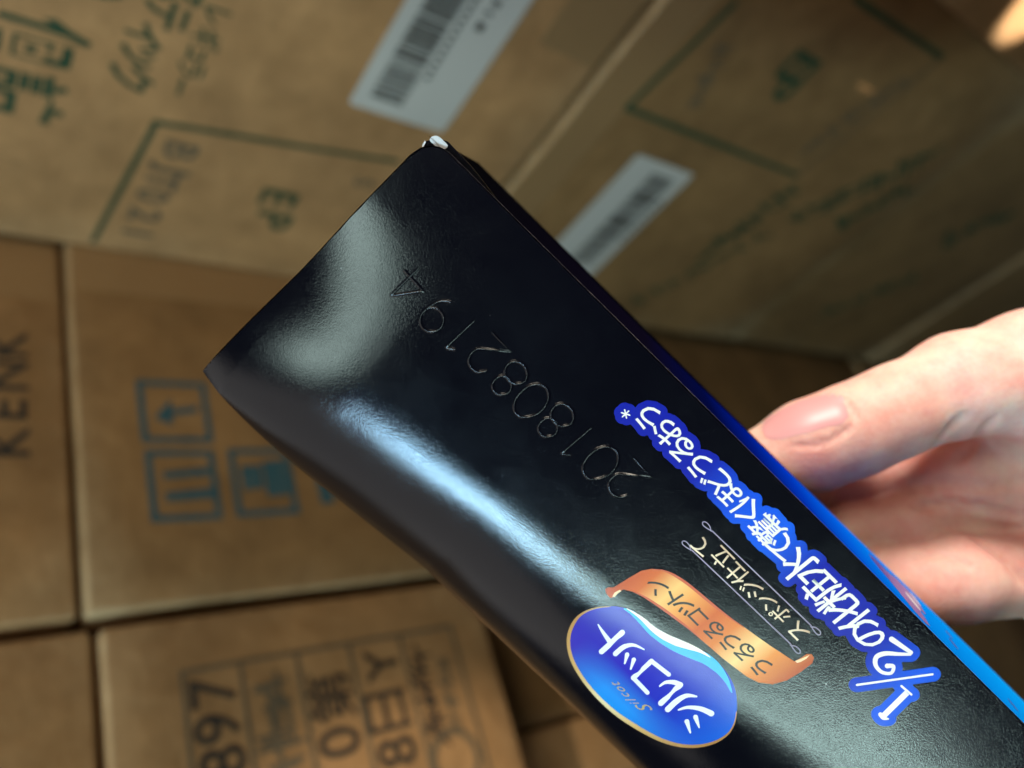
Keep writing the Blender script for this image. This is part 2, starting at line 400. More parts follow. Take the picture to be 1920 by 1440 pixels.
def sticker(box, y0, y1, b0, b1, nb, bb, by, marks, name):
    r = .004; q = []
    for cy, cz, a0 in ((y1 - r, Z(b0) - r, 0), (y0 + r, Z(b0) - r, 90), (y0 + r, Z(b1) + r, 180), (y1 - r, Z(b1) + r, 270)):
        for k in range(5): t = math.radians(a0 + 22.5 * k); q.append((cy + r * math.cos(t), cz + r * math.sin(t)))
    s = wall_poly(name, 'B', box, [np.array(q)], STICK, .0012, .02)
    polys = []; y = by[0]; rng = random.Random(nb)
    while y < by[1]:
        w = rng.choice((.0007, .0012, .0018, .0028)); g = rng.choice((.0008, .0012, .002))
        polys.append(np.array([(y, Z(bb[1])), (y + w, Z(bb[1])), (y + w, Z(bb[0])), (y, Z(bb[0]))])); y += w + g
    wall_poly('barcode', 'B', box, polys, INK_K, .0018, None, parent=s)
    polys = []
    for y, b, w, h in marks: polys.append(np.array([(y, Z(b + h)), (y + w, Z(b + h)), (y + w, Z(b)), (y, Z(b))]))
    wall_poly('small_print', 'B', box, polys, INK_K, .0018, None, parent=s)
rg = random.Random(3)
sticker(B1, .120, .304, .240, .320, 5, (.2515, .2765), (.150, .293), [(.16 + .006 * k, .281, .0035, .0035) for k in range(18)] + [(.14 + .009 * k, .291 + .004 * rg.random(), .005 * rg.random() + .002, .006) for k in range(9)], 'barcode_sticker')
sticker(B2, .262, .425, .500, .578, 9, (.532, .562), (.275, .40), [(.30 + .008 * k, .568, .005, .004) for k in range(8)], 'barcode_sticker')
def tape(box, wall, y0, y1, b0, b1):
    wall_poly('packing_tape', wall, box, [np.array([(y0, Z(b1)), (y1, Z(b1)), (y1, Z(b0)), (y0, Z(b0))])], TAPE, .00025, .02)
tape(B1, 'B', -.05, .21, .345, .4005); tape(B2, 'B', .08, .46, .4145, .452); tape(L0, 'A', .39, .50, -.12, .0925); tape(L1, 'A', .40, .50, .102, .36)
# prints on the green outlined carton
wall_line('printed_frame', 'B', B2, [(1372, 2), (1172, 196), (1490, 322)], .0055, INK_G)
wall_line('printed_frame', 'B', B2, [(1600, -8), (1762, 102)], .0055, INK_G)
wall_line('printed_frame', 'B', B2, [(1762, 102), (1490, 322)], .0030, INK_KF)
for ch, px in (('E', (1497, 117)), ('P', (1460, 157))):
    wall_char('printed_character', 'B', B2, ch, px, .050, INK_G, 0.02)
def marks(box, wall, p0, p1, n, em, mat, seed):
    """a line of print too blurred to read: small uneven strokes"""
    g = on_A if wall == 'A' else on_B; rr = random.Random(seed)
    a = g(*p0); b = g(*p1); d = (b - a) / np.linalg.norm(b - a); u = np.array([-d[1], d[0]]); polys = []
    for k in range(n):
        c = a + (b - a) * (k + .5) / n
        for _ in range(3):
            o = c + d * rr.uniform(-.3, .3) * em + u * rr.uniform(-.3, .3) * em; t = rr.choice((d, u, d, u, (d + u) / 1.4))
            l = rr.uniform(.3, .5) * em; polys.append(stroke([o - t * l, o + t * l], [em * .13, em * .13], n=1))
    return wall_poly('blurred_print', wall, box, polys, mat, grid=None)
marks(B2, 'B', (1350, 78), (1300, 196), 5, .016, INK_KF, 1)
marks(B2, 'B', (1695, 140), (1500, 282), 8, .018, INK_KF, 2)
marks(B2, 'B', (1748, 280), (1490, 405), 9, .032, INK_G, 3)
marks(B2, 'B', (1700, 345), (1560, 420), 5, .03, INK_G, 4)
marks(B2, 'B', (1485, 350), (1310, 475), 8, .028, INK_G, 5)
marks(B2, 'B', (1440, 430), (1180, 565), 8, .022, INK_G, 6)
marks(B3, 'B', (1900, 400), (1760, 460), 4, .04, INK_G, 7)
marks(B3, 'B', (1720, 520), (1530, 600), 6, .035, INK_G, 8)

# prints on wall A
def rectA(tl, br): a = on_A(*tl); b = on_A(*br); return min(a[0], b[0]), max(a[0], b[0]), min(a[1], b[1]), max(a[1], b[1])
def icon(tl, br, extra):
    x0, x1, z0, z1 = rectA(tl, br)
    o = wall_poly('handling_symbol', 'A', L1, frame_polys(x0, x1, z0, z1, .0045), INK_T)
    for p in extra: wall_poly('symbol_mark', 'A', L1, [np.array([on_A(*q) for q in p])], INK_T, .0005, parent=o)
icon((252, 716), (398, 834), [[(287, 788), (318, 752), (322, 803)], [(318, 772), (366, 766), (367, 778), (318, 784)]])
icon((268, 848), (416, 976), [[(303, 889), (400, 879), (402, 893), (304, 902)], [(307, 928), (405, 918), (407, 936), (309, 944)]])
icon((423, 845), (560, 966), [[(488, 870), (532, 866), (541, 930), (500, 934)], [(448, 878), (486, 876), (492, 918), (455, 922)]])
wall_poly('symbol_mark', 'A', L1, [np.array([on_A(*q) for q in ((585, 888), (605, 886), (625, 945), (600, 950))])], INK_T)
for ch, px in zip('KENK', ((14, 822), (10, 762), (14, 700), (12, 640))):
    wall_char('printed_character', 'A', L0, ch, px, .034, INK_K, 0.015)
# framed table
x0, x1, z0, z1 = rectA((333, 1262), (842, 1168)); x1 = on_A(333, 1260)[0]; x0 = -.148
tb = wall_poly('printed_table', 'A', M1, [p for p in frame_polys(x0 + .004, x1, z0, z1, .0028)[1:]] + frame_polys(x0 + .004, x1, z0, z1, .0028)[:1], INK_KF)
for px in ((446, 1242), (551, 1225), (649, 1205), (744, 1187)):
    z = on_A(*px)[1]; wall_poly('table_rule', 'A', M1, [np.array([(x0 + .007, z - .0015), (x1 - .003, z - .0015), (x1 - .003, z + .0015), (x0 + .007, z + .0015)])], INK_KF, parent=tb)
for ch, px, em in (('7', (396, 1298), .038), ('9', (404, 1368), .038), ('8', (415, 1432), .038), ('0', (633, 1394), .040), ('第', (617, 1310), .034),
                   ('Y', (712, 1248), .036), ('日', (722, 1335), .038), ('8', (740, 1412), .040)):
    wall_char('printed_character', 'A', M1, ch, px, em, INK_K, 0.012)
marks(M1, 'A', (503, 1275), (540, 1440), 7, .022, INK_KF, 11)
marks(M1, 'A', (780, 1226), (820, 1392), 9, .015, INK_K, 12)
marks(M1, 'A', (824, 1236), (850, 1370), 7, .013, INK_KF, 13)
cc = on_A(850, 1425); rg_ = [cc + .018 * np.array([math.cos(t), math.sin(t)]) for t in np.linspace(0, 2 * math.pi, 25)]
wall_poly('printed_ring', 'A', M1, [stroke([rg_[i], rg_[i + 1]], [.005, .005], n=2) for i in range(24)], INK_KF)

# ================================================================== HELD CARTON (glossy black)
MM = 0.001
ANG = math.radians(13.6)
U = np.array([0.7096, -0.7046, 0.0]); U /= np.linalg.norm(U)
V0 = np.array([U[1], -U[0], 0.0])
V = math.cos(ANG) * V0 + np.array([0, 0, -math.sin(ANG)])
W = np.cross(U, V)
OD = 0.133
O = ray(806, 250) * OD
LEN, WID, DEP = 178.0, 66.5, 42.0            # mm
def r1(u): return 24.5 + 0.10 * np.clip(u, 0, 170)          # width over which the lower edge is rounded
def hgt(u, v):
    """how far (mm) the front panel bends back at artwork position u, v"""
    u = np.asarray(u, float); v = np.asarray(v, float)
    r = r1(u); k = np.clip(v - (WID - r), 0, None) / r
    amp = 0.22 + 0.54 * np.clip(u / 55.0, 0, 1)
    h = amp * r * (1 - np.sqrt(np.clip(1 - (0.93 * k) ** 2, 0.02, 1)))
    t = np.clip(22 - u, 0, None)
    q = np.clip((v - 14) / 24, 0, 1); h = h + 0.0048 * t ** 2 * q * q * (3 - 2 * q)
    h = h + 0.35 * np.sin(u / 31.0) * np.sin(v / 17.0) * np.clip((u - 20) / 20, 0, 1)
    return h
def S(u, v, off=0.0):
    """panel point in camera metres; off mm towards the camera"""
    u = np.asarray(u, float); v = np.asarray(v, float); e = 0.05
    h = hgt(u, v); hu = (hgt(u + e, v) - hgt(u - e, v)) / (2 * e); hv = (hgt(u, v + e) - hgt(u, v - e)) / (2 * e)
    n = (U[None] * hu[..., None] + V[None] * hv[..., None] - W[None]); n = n / np.linalg.norm(n, axis=-1, keepdims=True)
    p = O + (u[..., None] * U + v[..., None] * V + h[..., None] * W) * MM + n * (off * MM)
    return p, n
def uv(P):
    """photo points (n,2) -> artwork millimetres on the bent panel"""
    P = np.asarray(P, float).reshape(-1, 2); r = np.stack([(P[:, 0] - 960) / F, (720 - P[:, 1]) / F, -np.ones(len(P))], 1)
    h = np.zeros(len(P))
    for _ in range(30):
        t = (np.dot(O, W) + h * MM) / (r @ W); d = (r * t[:, None] - O) / MM
        u, v = d @ U, d @ V; h = 0.5 * h + 0.5 * hgt(u, np.minimum(v, WID))
    return np.stack([u, v], 1)
carton_root = empty('product_carton', c2w(O + (U * 80 + V * 30 + W * 20) * MM))
tag(carton_root, 'glossy black product carton with blue and orange print held by the hand', 'carton')

def dusty(m):
    nt = m.node_tree; p = nt.nodes['Principled BSDF']; L = nt.links; tc = N(nt, 'ShaderNodeTexCoord')
    a = N(nt, 'ShaderNodeTexNoise', i_Scale=900.0, i_Detail=1.0); L.new(tc.outputs['Object'], a.inputs['Vector'])
    r = ramp(nt, [(0.825, tuple(p.inputs['Base Color'].default_value)[:3]), (0.86, (0.18, 0.18, 0.19))]); L.new(a.outputs['Fac'], r.inputs['Fac']); L.new(r.outputs[0], p.inputs['Base Color'])
    b = N(nt, 'ShaderNodeTexNoise', i_Scale=70.0, i_Detail=5.0, i_Roughness=0.65); L.new(tc.outputs['Object'], b.inputs['Vector'])
    q = ramp(nt, [(0.35, (0.115,) * 3), (0.7, (0.17,) * 3)]); L.new(b.outputs['Fac'], q.inputs['Fac']); L.new(q.outputs[0], p.inputs['Roughness'])
    return m
GLOSS_BLACK = dusty(gloss_print('gloss_black_card', (0.0015, 0.0016, 0.004), rough=0.15, grain=0.55))
PAPER, _nt, _p = new_mat('raw_card_edge'); _p.inputs['Base Color'].default_value = (0.62, 0.62, 0.64, 1); _p.inputs['Roughness'].default_value = 0.8
EDGE, _nt, _p = new_mat('scuffed_card_edge'); _p.inputs['Base Color'].default_value = (0.14, 0.14, 0.16, 1); _p.inputs['Roughness'].default_value = 0.6
_n = N(_nt, 'ShaderNodeTexNoise', i_Scale=900.0, i_Detail=3.0); _r = ramp(_nt, [(0.30, (0.08, 0.08, 0.10)), (0.55, (0.24, 0.24, 0.27)), (0.75, (0.65, 0.65, 0.66))])
_tc = N(_nt, 'ShaderNodeTexCoord'); _nt.links.new(_tc.outputs['Object'], _n.inputs['Vector'])
_nt.links.new(_n.outputs['Fac'], _r.inputs['Fac']); _nt.links.new(_r.outputs[0], _p.inputs['Base Color'])

RC = 5.0                                       # rounded free corner of the closing panel
us = np.unique(np.concatenate([np.linspace(0, RC, 12), np.linspace(RC, LEN, 174)]))
ts = np.linspace(0, 1, 91)
def v0(u): return RC - math.sqrt(max(0, RC ** 2 - (RC - u) ** 2)) if u < RC else 0.0
def utop(v): return -5.6 * np.clip(np.asarray(v, float) / WID, 0, 1) ** 1.3      # the top end is cut slightly askew
def vmax(u): return WID * (1 + 0.022 * math.sin(math.pi * min(max(u / 80.0, 0), 1)))      # the long edge bows out a little
VV = np.array([[v0(u) + t * (vmax(u) - v0(u)) for t in ts] for u in us])
UU = np.repeat(us[:, None], len(ts), 1); UU = UU + utop(VV) * (1 - UU / LEN)
P, Nn = S(UU, VV)
nu, nv = UU.shape
idx = np.arange(nu * nv).reshape(nu, nv)
faces = [(idx[i, j], idx[i, j + 1], idx[i + 1, j + 1], idx[i + 1, j]) for i in range(nu - 1) for j in range(nv - 1)]
def wn(n): return (n.reshape(-1, 3) @ AX.T)
front = mesh_obj('front_panel', c2w(P.reshape(-1, 3)), faces, GLOSS_BLACK, carton_root, normals=wn(Nn), uvs=np.stack([UU.ravel() / LEN, VV.ravel() / WID], 1))
tag(front, 'glossy black printed front panel')
# card thickness: a raw edge round the right side, the free corner and the top end
loop = [(u, v0(u)) for u in us[::-1]] + [(float(utop(RC + t * (WID - RC))), RC + t * (WID - RC)) for t in np.linspace(0, 1, 40)]
lp = np.array(loop); Pa, Na = S(lp[:, 0], lp[:, 1]); Pb, _ = S(lp[:, 0], lp[:, 1], -0.33)
vv = np.concatenate([c2w(Pa), c2w(Pb)]); n = len(lp)
edge = mesh_obj('card_edge', vv, [(i, i + 1, n + i + 1, n + i) for i in range(n - 1)], EDGE, front, smooth=True)

tl = np.gradient(lp, axis=0); tl /= np.linalg.norm(tl, axis=1)[:, None] + 1e-9; inn = np.stack([tl[:, 1], -tl[:, 0]], 1)
if (inn[5] @ np.array([0, 1.0])) < 0: inn = -inn
li = lp + inn * (0.20 + 0.05 * np.sin(np.arange(n) * 1.7))[:, None]
Pc, Nc = S(lp[:, 0], lp[:, 1], 0.006); Pd, Nd = S(li[:, 0], li[:, 1], 0.006)
mesh_obj('worn_rim', np.concatenate([c2w(Pc), c2w(Pd)]), [(i, n + i, n + i + 1, i + 1) for i in range(n - 1)], EDGE, front, normals=wn(np.concatenate([Nc, Nd])))

# other faces of the box: the blue side, the far side, back and top
def lw(u, v, w): return c2w(O + (u * U + v * V + w * W) * MM)
SIDE = gloss_ramp('blue_side_print', [(0.0, (0.003, 0.003, 0.004)), (0.30, (0.004, 0.003, 0.012)), (0.40, (0.0008, 0.003, 0.06)), (0.47, (0.0005, 0.010, 0.26)), (0.54, (0.0005, 0.035, 0.55)), (0.62, (0.001, 0.11, 0.80)), (0.72, (0.001, 0.24, 0.90)), (1.0, (0.002, 0.34, 0.92))], 'x', rough=0.6, grain=0.2, spec=0.0)
def grid_face(name, fn, na, nb, mat, parent, uvf=None):
    a = np.linspace(0, 1, na); b = np.linspace(0, 1, nb); vs_ = []; uvs_ = []
    for i in a:
        for j in b:
            vs_.append(fn(i, j)); uvs_.append(uvf(i, j) if uvf else (i, j))
    fs = [(i * nb + j, (i + 1) * nb + j, (i + 1) * nb + j + 1, i * nb + j + 1) for i in range(na - 1) for j in range(nb - 1)]
    return mesh_obj(name, vs_, fs, mat, parent, smooth=True, uvs=uvs_)
def side_off(u, w):      # the side panel is not dead flat: it bows a little and stands 0.5 mm inside the front panel's edge
    return 0.5 + 0.5 * math.sin(u / LEN * math.pi * 1.6) * (w / DEP)
side = grid_face('side_panel', lambda i, j: lw(i * LEN, side_off(i * LEN, j * DEP), 0.36 + j * (DEP - .36)), 60, 10, SIDE, carton_root)
tag(side, 'blue gradient side panel with a water drop picture')
back = grid_face('back_panel', lambda i, j: lw(i * LEN, 0.5 + j * (WID - 3), DEP), 20, 10, GLOSS_BLACK, carton_root)
def far(i, j):
    u = -5.6 + i * (LEN + 5.6); h = float(hgt(u, vmax(u))); return lw(u, vmax(u) - 2.5 * j * j, h + j * (DEP - h))
farside = grid_face('far_side_panel', far, 60, 8, GLOSS_BLACK, carton_root)
def topf(i, j):
    v = i * (WID - 6) + 5; h = float(hgt(utop(v), v)); return lw(0.4 + float(utop(v)) * (1 - .3 * j) - 2.6 * (1 - i) ** 2 * min(1, j * 4), v * (1 if j == 0 else 1) - 1.6 * (1 - i) ** 3, h + .36 + j * (DEP - h - .36))
top = grid_face('top_flap', topf, 30, 12, GLOSS_BLACK, carton_root)
bot = grid_face('bottom_flap', lambda i, j: lw(LEN, i * WID * .96 + .5, hgt(LEN, i * WID) * .999 + j * (DEP - hgt(LEN, i * WID))), 12, 6, GLOSS_BLACK, carton_root)

# ---------------------------------------------------------------- print on the front panel
def panel_mesh(name, v, f, mat, off, parent=None, uvn=None):
    p, n = S(v[:, 0], v[:, 1], off)
    def turned(q):                                      # keep every face turned to the viewer
        a, b, c = v[q[0]], v[q[1]], v[q[2]]; return q if (b[0] - a[0]) * (c[1] - a[1]) - (b[1] - a[1]) * (c[0] - a[0]) < 0 else q[::-1]
    f = [turned(q) for q in f]
    return mesh_obj(name, c2w(p), f, mat, parent or front, normals=wn(n), uvs=np.stack([v[:, 0] / LEN, v[:, 1] / WID], 1) if uvn is None else uvn(v))
def panel_poly(name, polys, mat, off, grid=0.9, parent=None, uvn=None):
    v, f = fill([uv(p) for p in polys], grid)
    return panel_mesh(name, v, f, mat, off, parent, uvn)
def char_uv(ch, px, em, bold, ang=None, sx=1.0, shear=0.0):
    """glyph laid on the panel: reading direction runs towards -u, its top towards +v"""
    v, f = glyph(ch, bold); c = uv([px])[0]
    v = np.stack([(v[:, 0] + shear * v[:, 1]) * sx, v[:, 1]], 1) * em
    a = math.radians(ang or 0.0); x = np.array([-math.cos(a), -math.sin(a)]); y = np.array([-math.sin(a), math.cos(a)])
    # flip handedness: artwork axes u,v seen from the front
    return c + v[:, :1] * x + v[:, 1:] * y, f
def sub(v, f, cell):
    """glyph outline refilled with interior points so that it follows the bend"""
    if not cell: return v, f
    V_ = [Vector((float(a), float(b))) for a, b in v]
    lo, hi = v.min(0), v.max(0)
    for x in np.arange(lo[0] + cell / 2, hi[0], cell):
        for y in np.arange(lo[1] + cell / 2, hi[1], cell): V_.append(Vector((x, y)))
    def ccw(p):
        a, b, c = v[p[0]], v[p[1]], v[p[2]]; return list(p) if (b[0] - a[0]) * (c[1] - a[1]) - (b[1] - a[1]) * (c[0] - a[0]) > 0 else list(p)[::-1]
    r = delaunay_2d_cdt(V_, [], [ccw(p) for p in f], 1, 1e-7)
    return np.array([tuple(q) for q in r[0]]), [tuple(q) for q, o in zip(r[2], r[5]) if o]

WHITE = gloss_print('white_print', (0.80, 0.78, 0.70), rough=0.35, grain=0.3)
PUREW = gloss_print('pure_white_print', (0.85, 0.86, 0.90), rough=0.35, grain=0.3)
GOLD = gloss_ramp('gold_print', [(0.0, (0.55, 0.38, 0.24)), (1.0, (0.85, 0.70, 0.50))], 'y', rough=0.3, grain=0.3)
LILAC = gloss_print('lilac_line_print', (0.30, 0.25, 0.36), rough=0.3, grain=0.3)
BROWN = gloss_print('dark_brown_print', (0.012, 0.008, 0.005), rough=0.3, grain=0.4)
HALO = gloss_ramp('blue_halo_print', [(0.25, (0.001, 0.006, 0.30)), (0.42, (0.001, 0.006, 0.31)), (0.475, (0.001, 0.07, 0.62)), (0.52, (0.001, 0.09, 0.66)), (0.57, (0.001, 0.007, 0.31)),
                                      (0.66, (0.001, 0.008, 0.32)), (0.715, (0.001, 0.08, 0.64)), (0.745, (0.001, 0.07, 0.6)), (0.79, (0.002, 0.005, 0.26)), (1.0, (0.002, 0.005, 0.25))], 'x', rough=0.3, grain=0.35, spec=0.3)

E1 = 5.5
head = [('の', (1628, 1187), 6.4), ('化', (1590, 1151), 6.6), ('粧', (1546, 1111), 6.9), ('水', (1501, 1064), 6.9), ('で', (1467, 1024), 5.6), ('驚', (1438, 991), 5.6),
        ('く', (1404, 960), 5.4), ('ほ', (1373, 933), 5.2), ('ど', (1343, 901), 5.2), ('う', (1313, 873), 5.2), ('る', (1280, 843), 5.2), ('お', (1248, 810), 5.2), ('う', (1216, 782), 5.2)]
pts = []; letters = []
for ch, px, em in head:
    v, f = char_uv(ch, px, em, 0.009, ang=0); letters.append((v, f)); pts.append(outline_points(v, f, 0.35))
# the serif fraction 1/2 and the asterisk are drawn as brush strokes (photo points)
def z8(*q): return [(1280 + a / 3, 960 + b / 3) for a, b in q]
one = [stroke(z8((1125, 1150), (1262, 1015)), [11, 11], cap=False), stroke(smooth_line(z8((1112, 1138), (1128, 1158), (1156, 1163)), 4), [8, 7, 3]), stroke(z8((1230, 978), (1286, 1026)), [4, 4])]
two = [stroke(smooth_line(z8((1170, 815), (1198, 850), (1190, 885), (1150, 905), (1105, 890), (1080, 850), (1090, 805), (1140, 775), (1200, 765), (1275, 790)), 6), [3, 6, 9, 8, 8, 7, 7, 8]), stroke(z8((1175, 715), (1285, 790)), [10, 7])]
two[0] = stroke(smooth_line(z8((1150, 865), (1185, 868), (1172, 905), (1120, 900), (1085, 860), (1090, 815), (1140, 795), (1210, 798), (1280, 800)), 6), [9, 7, 6, 7, 9, 9, 7, 5])
slash = [stroke(z8((980, 972), (1405, 912)), [4, 4])]
ast = [stroke([(1173 + 8 * math.cos(t), 776 + 8 * math.sin(t)), (1173 - 8 * math.cos(t), 776 - 8 * math.sin(t))], [2.6, 2.6], n=2) for t in (0.3, 0.3 + math.pi / 3, 0.3 + 2 * math.pi / 3)]
custom = []
for polys in (one, slash, two, ast):
    v, f = fill([uv(p) for p in polys]); custom.append((v, f)); pts.append(outline_points(v, f, 0.35))
hv, hf = isofill(np.concatenate(pts), 1.18, 0.22)
panel_mesh('headline_halo', hv, hf, HALO, 0.02)
for v, f in letters: panel_mesh('headline_character', v, f, WHITE, 0.045)
for v, f in custom: panel_mesh('headline_character', v, f, WHITE, 0.045)

# gold sub-heading between two hairlines with looped ends
for ch, px in (('ス', (1497, 1183)), ('ポ', (1463, 1152)), ('ン', (1438, 1128)), ('ジ', (1409, 1104)), ('仕', (1381, 1076)), ('立', (1352, 1046)), ('て', (1316, 1025))):
    v, f = char_uv(ch, px, 3.9 if ch not in 'ンポ' else 3.5, 0.006)
    panel_mesh('subheading_character', v, f, GOLD, 0.03, uvn=lambda q: np.stack([q[:, 0] * 0, (q[:, 1] - q[:, 1].min()) / (np.ptp(q[:, 1]) + 1e-6)], 1))
for la, lb, in (((1336, 996), (1520, 1172)), ((1298, 1032), (1482, 1207))):
    la, lb = np.array(la, float), np.array(lb, float); d_ = (lb - la) / np.linalg.norm(lb - la); q_ = np.array([-d_[1], d_[0]])
    polys = [stroke([la + (lb - la) * k / 6, la + (lb - la) * (k + 1) / 6], [2.2, 2.2], n=2) for k in range(6)]
    for e0, sg in ((la, -1), (lb, 1)):
        lp_ = smooth_line([e0, e0 + d_ * sg * 10 + q_ * 3, e0 + d_ * sg * 21 + q_ * 4, e0 + d_ * sg * 25, e0 + d_ * sg * 20 - q_ * 4, e0 + d_ * sg * 10 - q_ * 3, e0 + d_ * sg * 2 + q_ * 2], 4)
        polys += [stroke([lp_[k], lp_[k + 1]], [1.8, 1.8], n=2) for k in range(len(lp_) - 1)]
    panel_poly('looped_hairline', polys, LILAC, 0.03, None)

# orange ribbon
def z2(*q): return [(1040 + a / 3.84, 1040 + b / 3.84) for a, b in q]
rib = z2((365, 250), (385, 236), (425, 236), (480, 202), (550, 158), (625, 115), (700, 101), (780, 108), (860, 142), (960, 208), (1060, 290), (1160, 372), (1260, 448), (1360, 518), (1460, 590), (1560, 660), (1640, 712), (1725, 768), (1770, 745), (1815, 715), (1850, 716), (1866, 742), (1855, 780), (1770, 845), (1670, 905), (1570, 932), (1470, 920), (1385, 878), (1290, 808), (1200, 738), (1120, 668), (1040, 600), (960, 532), (880, 470), (800, 410), (720, 355), (640, 306), (560, 266), (495, 250), (450, 272), (425, 302), (405, 312), (385, 296), (370, 272))
ORANGE = gloss_ramp('orange_ribbon_print', [(0.0, (0.46, 0.07, 0.018)), (0.12, (0.62, 0.13, 0.025)), (0.24, (0.88, 0.52, 0.17)), (0.33, (0.82, 0.34, 0.08)), (0.48, (0.60, 0.12, 0.022)), (0.60, (0.70, 0.20, 0.04)), (0.74, (0.90, 0.60, 0.24)), (0.84, (0.76, 0.26, 0.05)), (1.0, (0.42, 0.07, 0.015))], 'x', rough=0.28, grain=0.4, spec=0.35)
ra = uv(rib); ru0, ru1 = ra[:, 0].min(), ra[:, 0].max()
ribbon = panel_poly('orange_ribbon', [rib], ORANGE, 0.022, 0.7, uvn=lambda q: np.stack([(q[:, 0] - ru0) / (ru1 - ru0), q[:, 1] / WID], 1))
RIBE = gloss_print('ribbon_edge_print', (0.55, 0.09, 0.03), rough=0.3, grain=0.4)
panel_poly('ribbon_border', [stroke(smooth_line(z2((700, 106), (780, 114), (860, 147), (960, 213), (1060, 295), (1160, 377), (1260, 453), (1360, 523)), 4), [1, 5, 5, 1])], RIBE, 0.034, 0.9, ribbon)
panel_poly('ribbon_border', [stroke(smooth_line(z2((560, 262), (640, 300), (720, 349), (800, 404), (880, 464), (960, 526), (1040, 594)), 4), [1, 4, 5, 4, 1])], RIBE, 0.034, 0.9, ribbon)
CREAM = gloss_print('ribbon_curl_print', (0.90, 0.62, 0.34), rough=0.3, grain=0.3)
panel_poly('ribbon_curl', [z2((432, 272), (470, 252), (480, 262), (455, 278), (430, 305), (415, 300))], CREAM, 0.034, None, ribbon)
panel_poly('ribbon_curl', [z2((1730, 765), (1790, 742), (1835, 722), (1812, 748), (1770, 772), (1745, 778))], CREAM, 0.034, None, ribbon)
for ch, zc, em in (('う', (1492, 808), 4.3), ('る', (1372, 702), 4.3), ('う', (1265, 628), 4.2), ('る', (1152, 545), 4.2), ('コ', (1035, 447), 3.9), ('ッ', (935, 372), 4.6), ('ト', (845, 297), 4.2), ('ン', (735, 228), 4.0)):
    v, f = char_uv(ch, z2(zc)[0], em, 0.008, shear=0.12); v, f = sub(v, f, 0.8)
    panel_mesh('ribbon_character', v, f, BROWN, 0.045, ribbon)

# bean-shaped blue emblem
bean = smooth_line(z2((100, 640), (112, 545), (160, 455), (230, 405), (310, 380), (400, 371), (480, 378), (548, 402), (612, 452), (680, 520), (760, 580), (850, 625), (950, 660), (1050, 692), (1130, 740), (1210, 812), (1265, 890), (1297, 965), (1311, 1050), (1310, 1130), (1295, 1210), (1255, 1280), (1190, 1330), (1110, 1362), (1010, 1378), (900, 1370), (790, 1340), (680, 1290), (560, 1220), (440, 1138), (330, 1040), (240, 940), (170, 840), (120, 740)), 4, True)
m, nt, p = new_mat('emblem_print'); L_ = nt.links
uvn_ = N(nt, 'ShaderNodeUVMap'); uvn_.uv_map = 'uv'; sp = N(nt, 'ShaderNodeSeparateXYZ'); L_.new(uvn_.outputs[0], sp.inputs[0])
rx = ramp(nt, [(0.0, (0.030, 0.020, 0.40)), (0.45, (0.020, 0.016, 0.44)), (0.70, (0.012, 0.03, 0.46)), (1.0, (0.008, 0.11, 0.60))]); L_.new(sp.outputs[0], rx.inputs['Fac'])
ry = ramp(nt, [(0.0, (0, 0, 0)), (0.60, (0, 0, 0)), (0.86, (1, 1, 1))]); L_.new(sp.outputs[1], ry.inputs['Fac'])
bp = ramp(nt, [(0.12, (0, 0, 0)), (0.42, (1, 1, 1)), (0.60, (1, 1, 1)), (0.95, (0.1, 0.1, 0.1))]); L_.new(sp.outputs[0], bp.inputs['Fac'])
mu = N(nt, 'ShaderNodeMath', operation='MULTIPLY'); L_.new(ry.outputs[0], mu.inputs[0]); L_.new(bp.outputs[0], mu.inputs[1])
mx = N(nt, 'ShaderNodeMix', data_type='RGBA'); L_.new(mu.outputs[0], mx.inputs[0]); L_.new(rx.outputs[0], mx.inputs[6]); mx.inputs[7].default_value = (0.003, 0.27, 0.80, 1)
L_.new(mx.outputs[2], p.inputs['Base Color']); p.inputs['Roughness'].default_value = 0.26; add_gloss_grain(nt, p, 0.5)
EMB = m
ba = uv(bean); blo, bhi = ba.min(0), ba.max(0)
emblem = panel_poly('emblem', [bean], EMB, 0.022, 0.7, uvn=lambda q: (q - blo) / (bhi - blo))
GOLDB = gloss_ramp('gold_border_print', [(0.0, (0.50, 0.24, 0.07)), (0.25, (0.72, 0.42, 0.14)), (0.5, (0.92, 0.72, 0.40)), (0.72, (0.75, 0.45, 0.16)), (1.0, (0.45, 0.20, 0.06))], 'x', rough=0.25, grain=0.3)
bord = smooth_line(z2((400, 373), (310, 382), (230, 407), (160, 458), (112, 547), (100, 640), (120, 742), (170, 842), (240, 942), (330, 1042), (440, 1140), (560, 1222), (680, 1292), (790, 1342), (900, 1372), (1010, 1379), (1110, 1363), (1190, 1331), (1255, 1281), (1295, 1210), (1309, 1130)), 5)
panel_poly('emblem_border', [stroke(bord, [1, 3, 6.5, 6.5, 6.5, 7, 8, 7, 6, 5, 3, 1])], GOLDB, 0.034, 0.9, emblem, uvn=lambda q: (q - blo) / (bhi - blo))
CYAN = gloss_print('cyan_print', (0.03, 0.42, 0.82), rough=0.3, grain=0.4)
SKY = gloss_print('pale_blue_print', (0.03, 0.17, 0.62), rough=0.3, grain=0.4)
PALE = gloss_print('cream_wave_print', (0.90, 0.84, 0.74), rough=0.3, grain=0.3)
panel_poly('emblem_wave', [stroke(smooth_line(z2((500, 388), (560, 420), (625, 480), (700, 560), (790, 622), (890, 672), (980, 705), (1080, 745), (1170, 815), (1235, 900), (1275, 990)), 5), [2, 9, 11, 12, 16, 20, 22, 18, 10, 2])], CYAN, 0.030, 0.8, emblem)
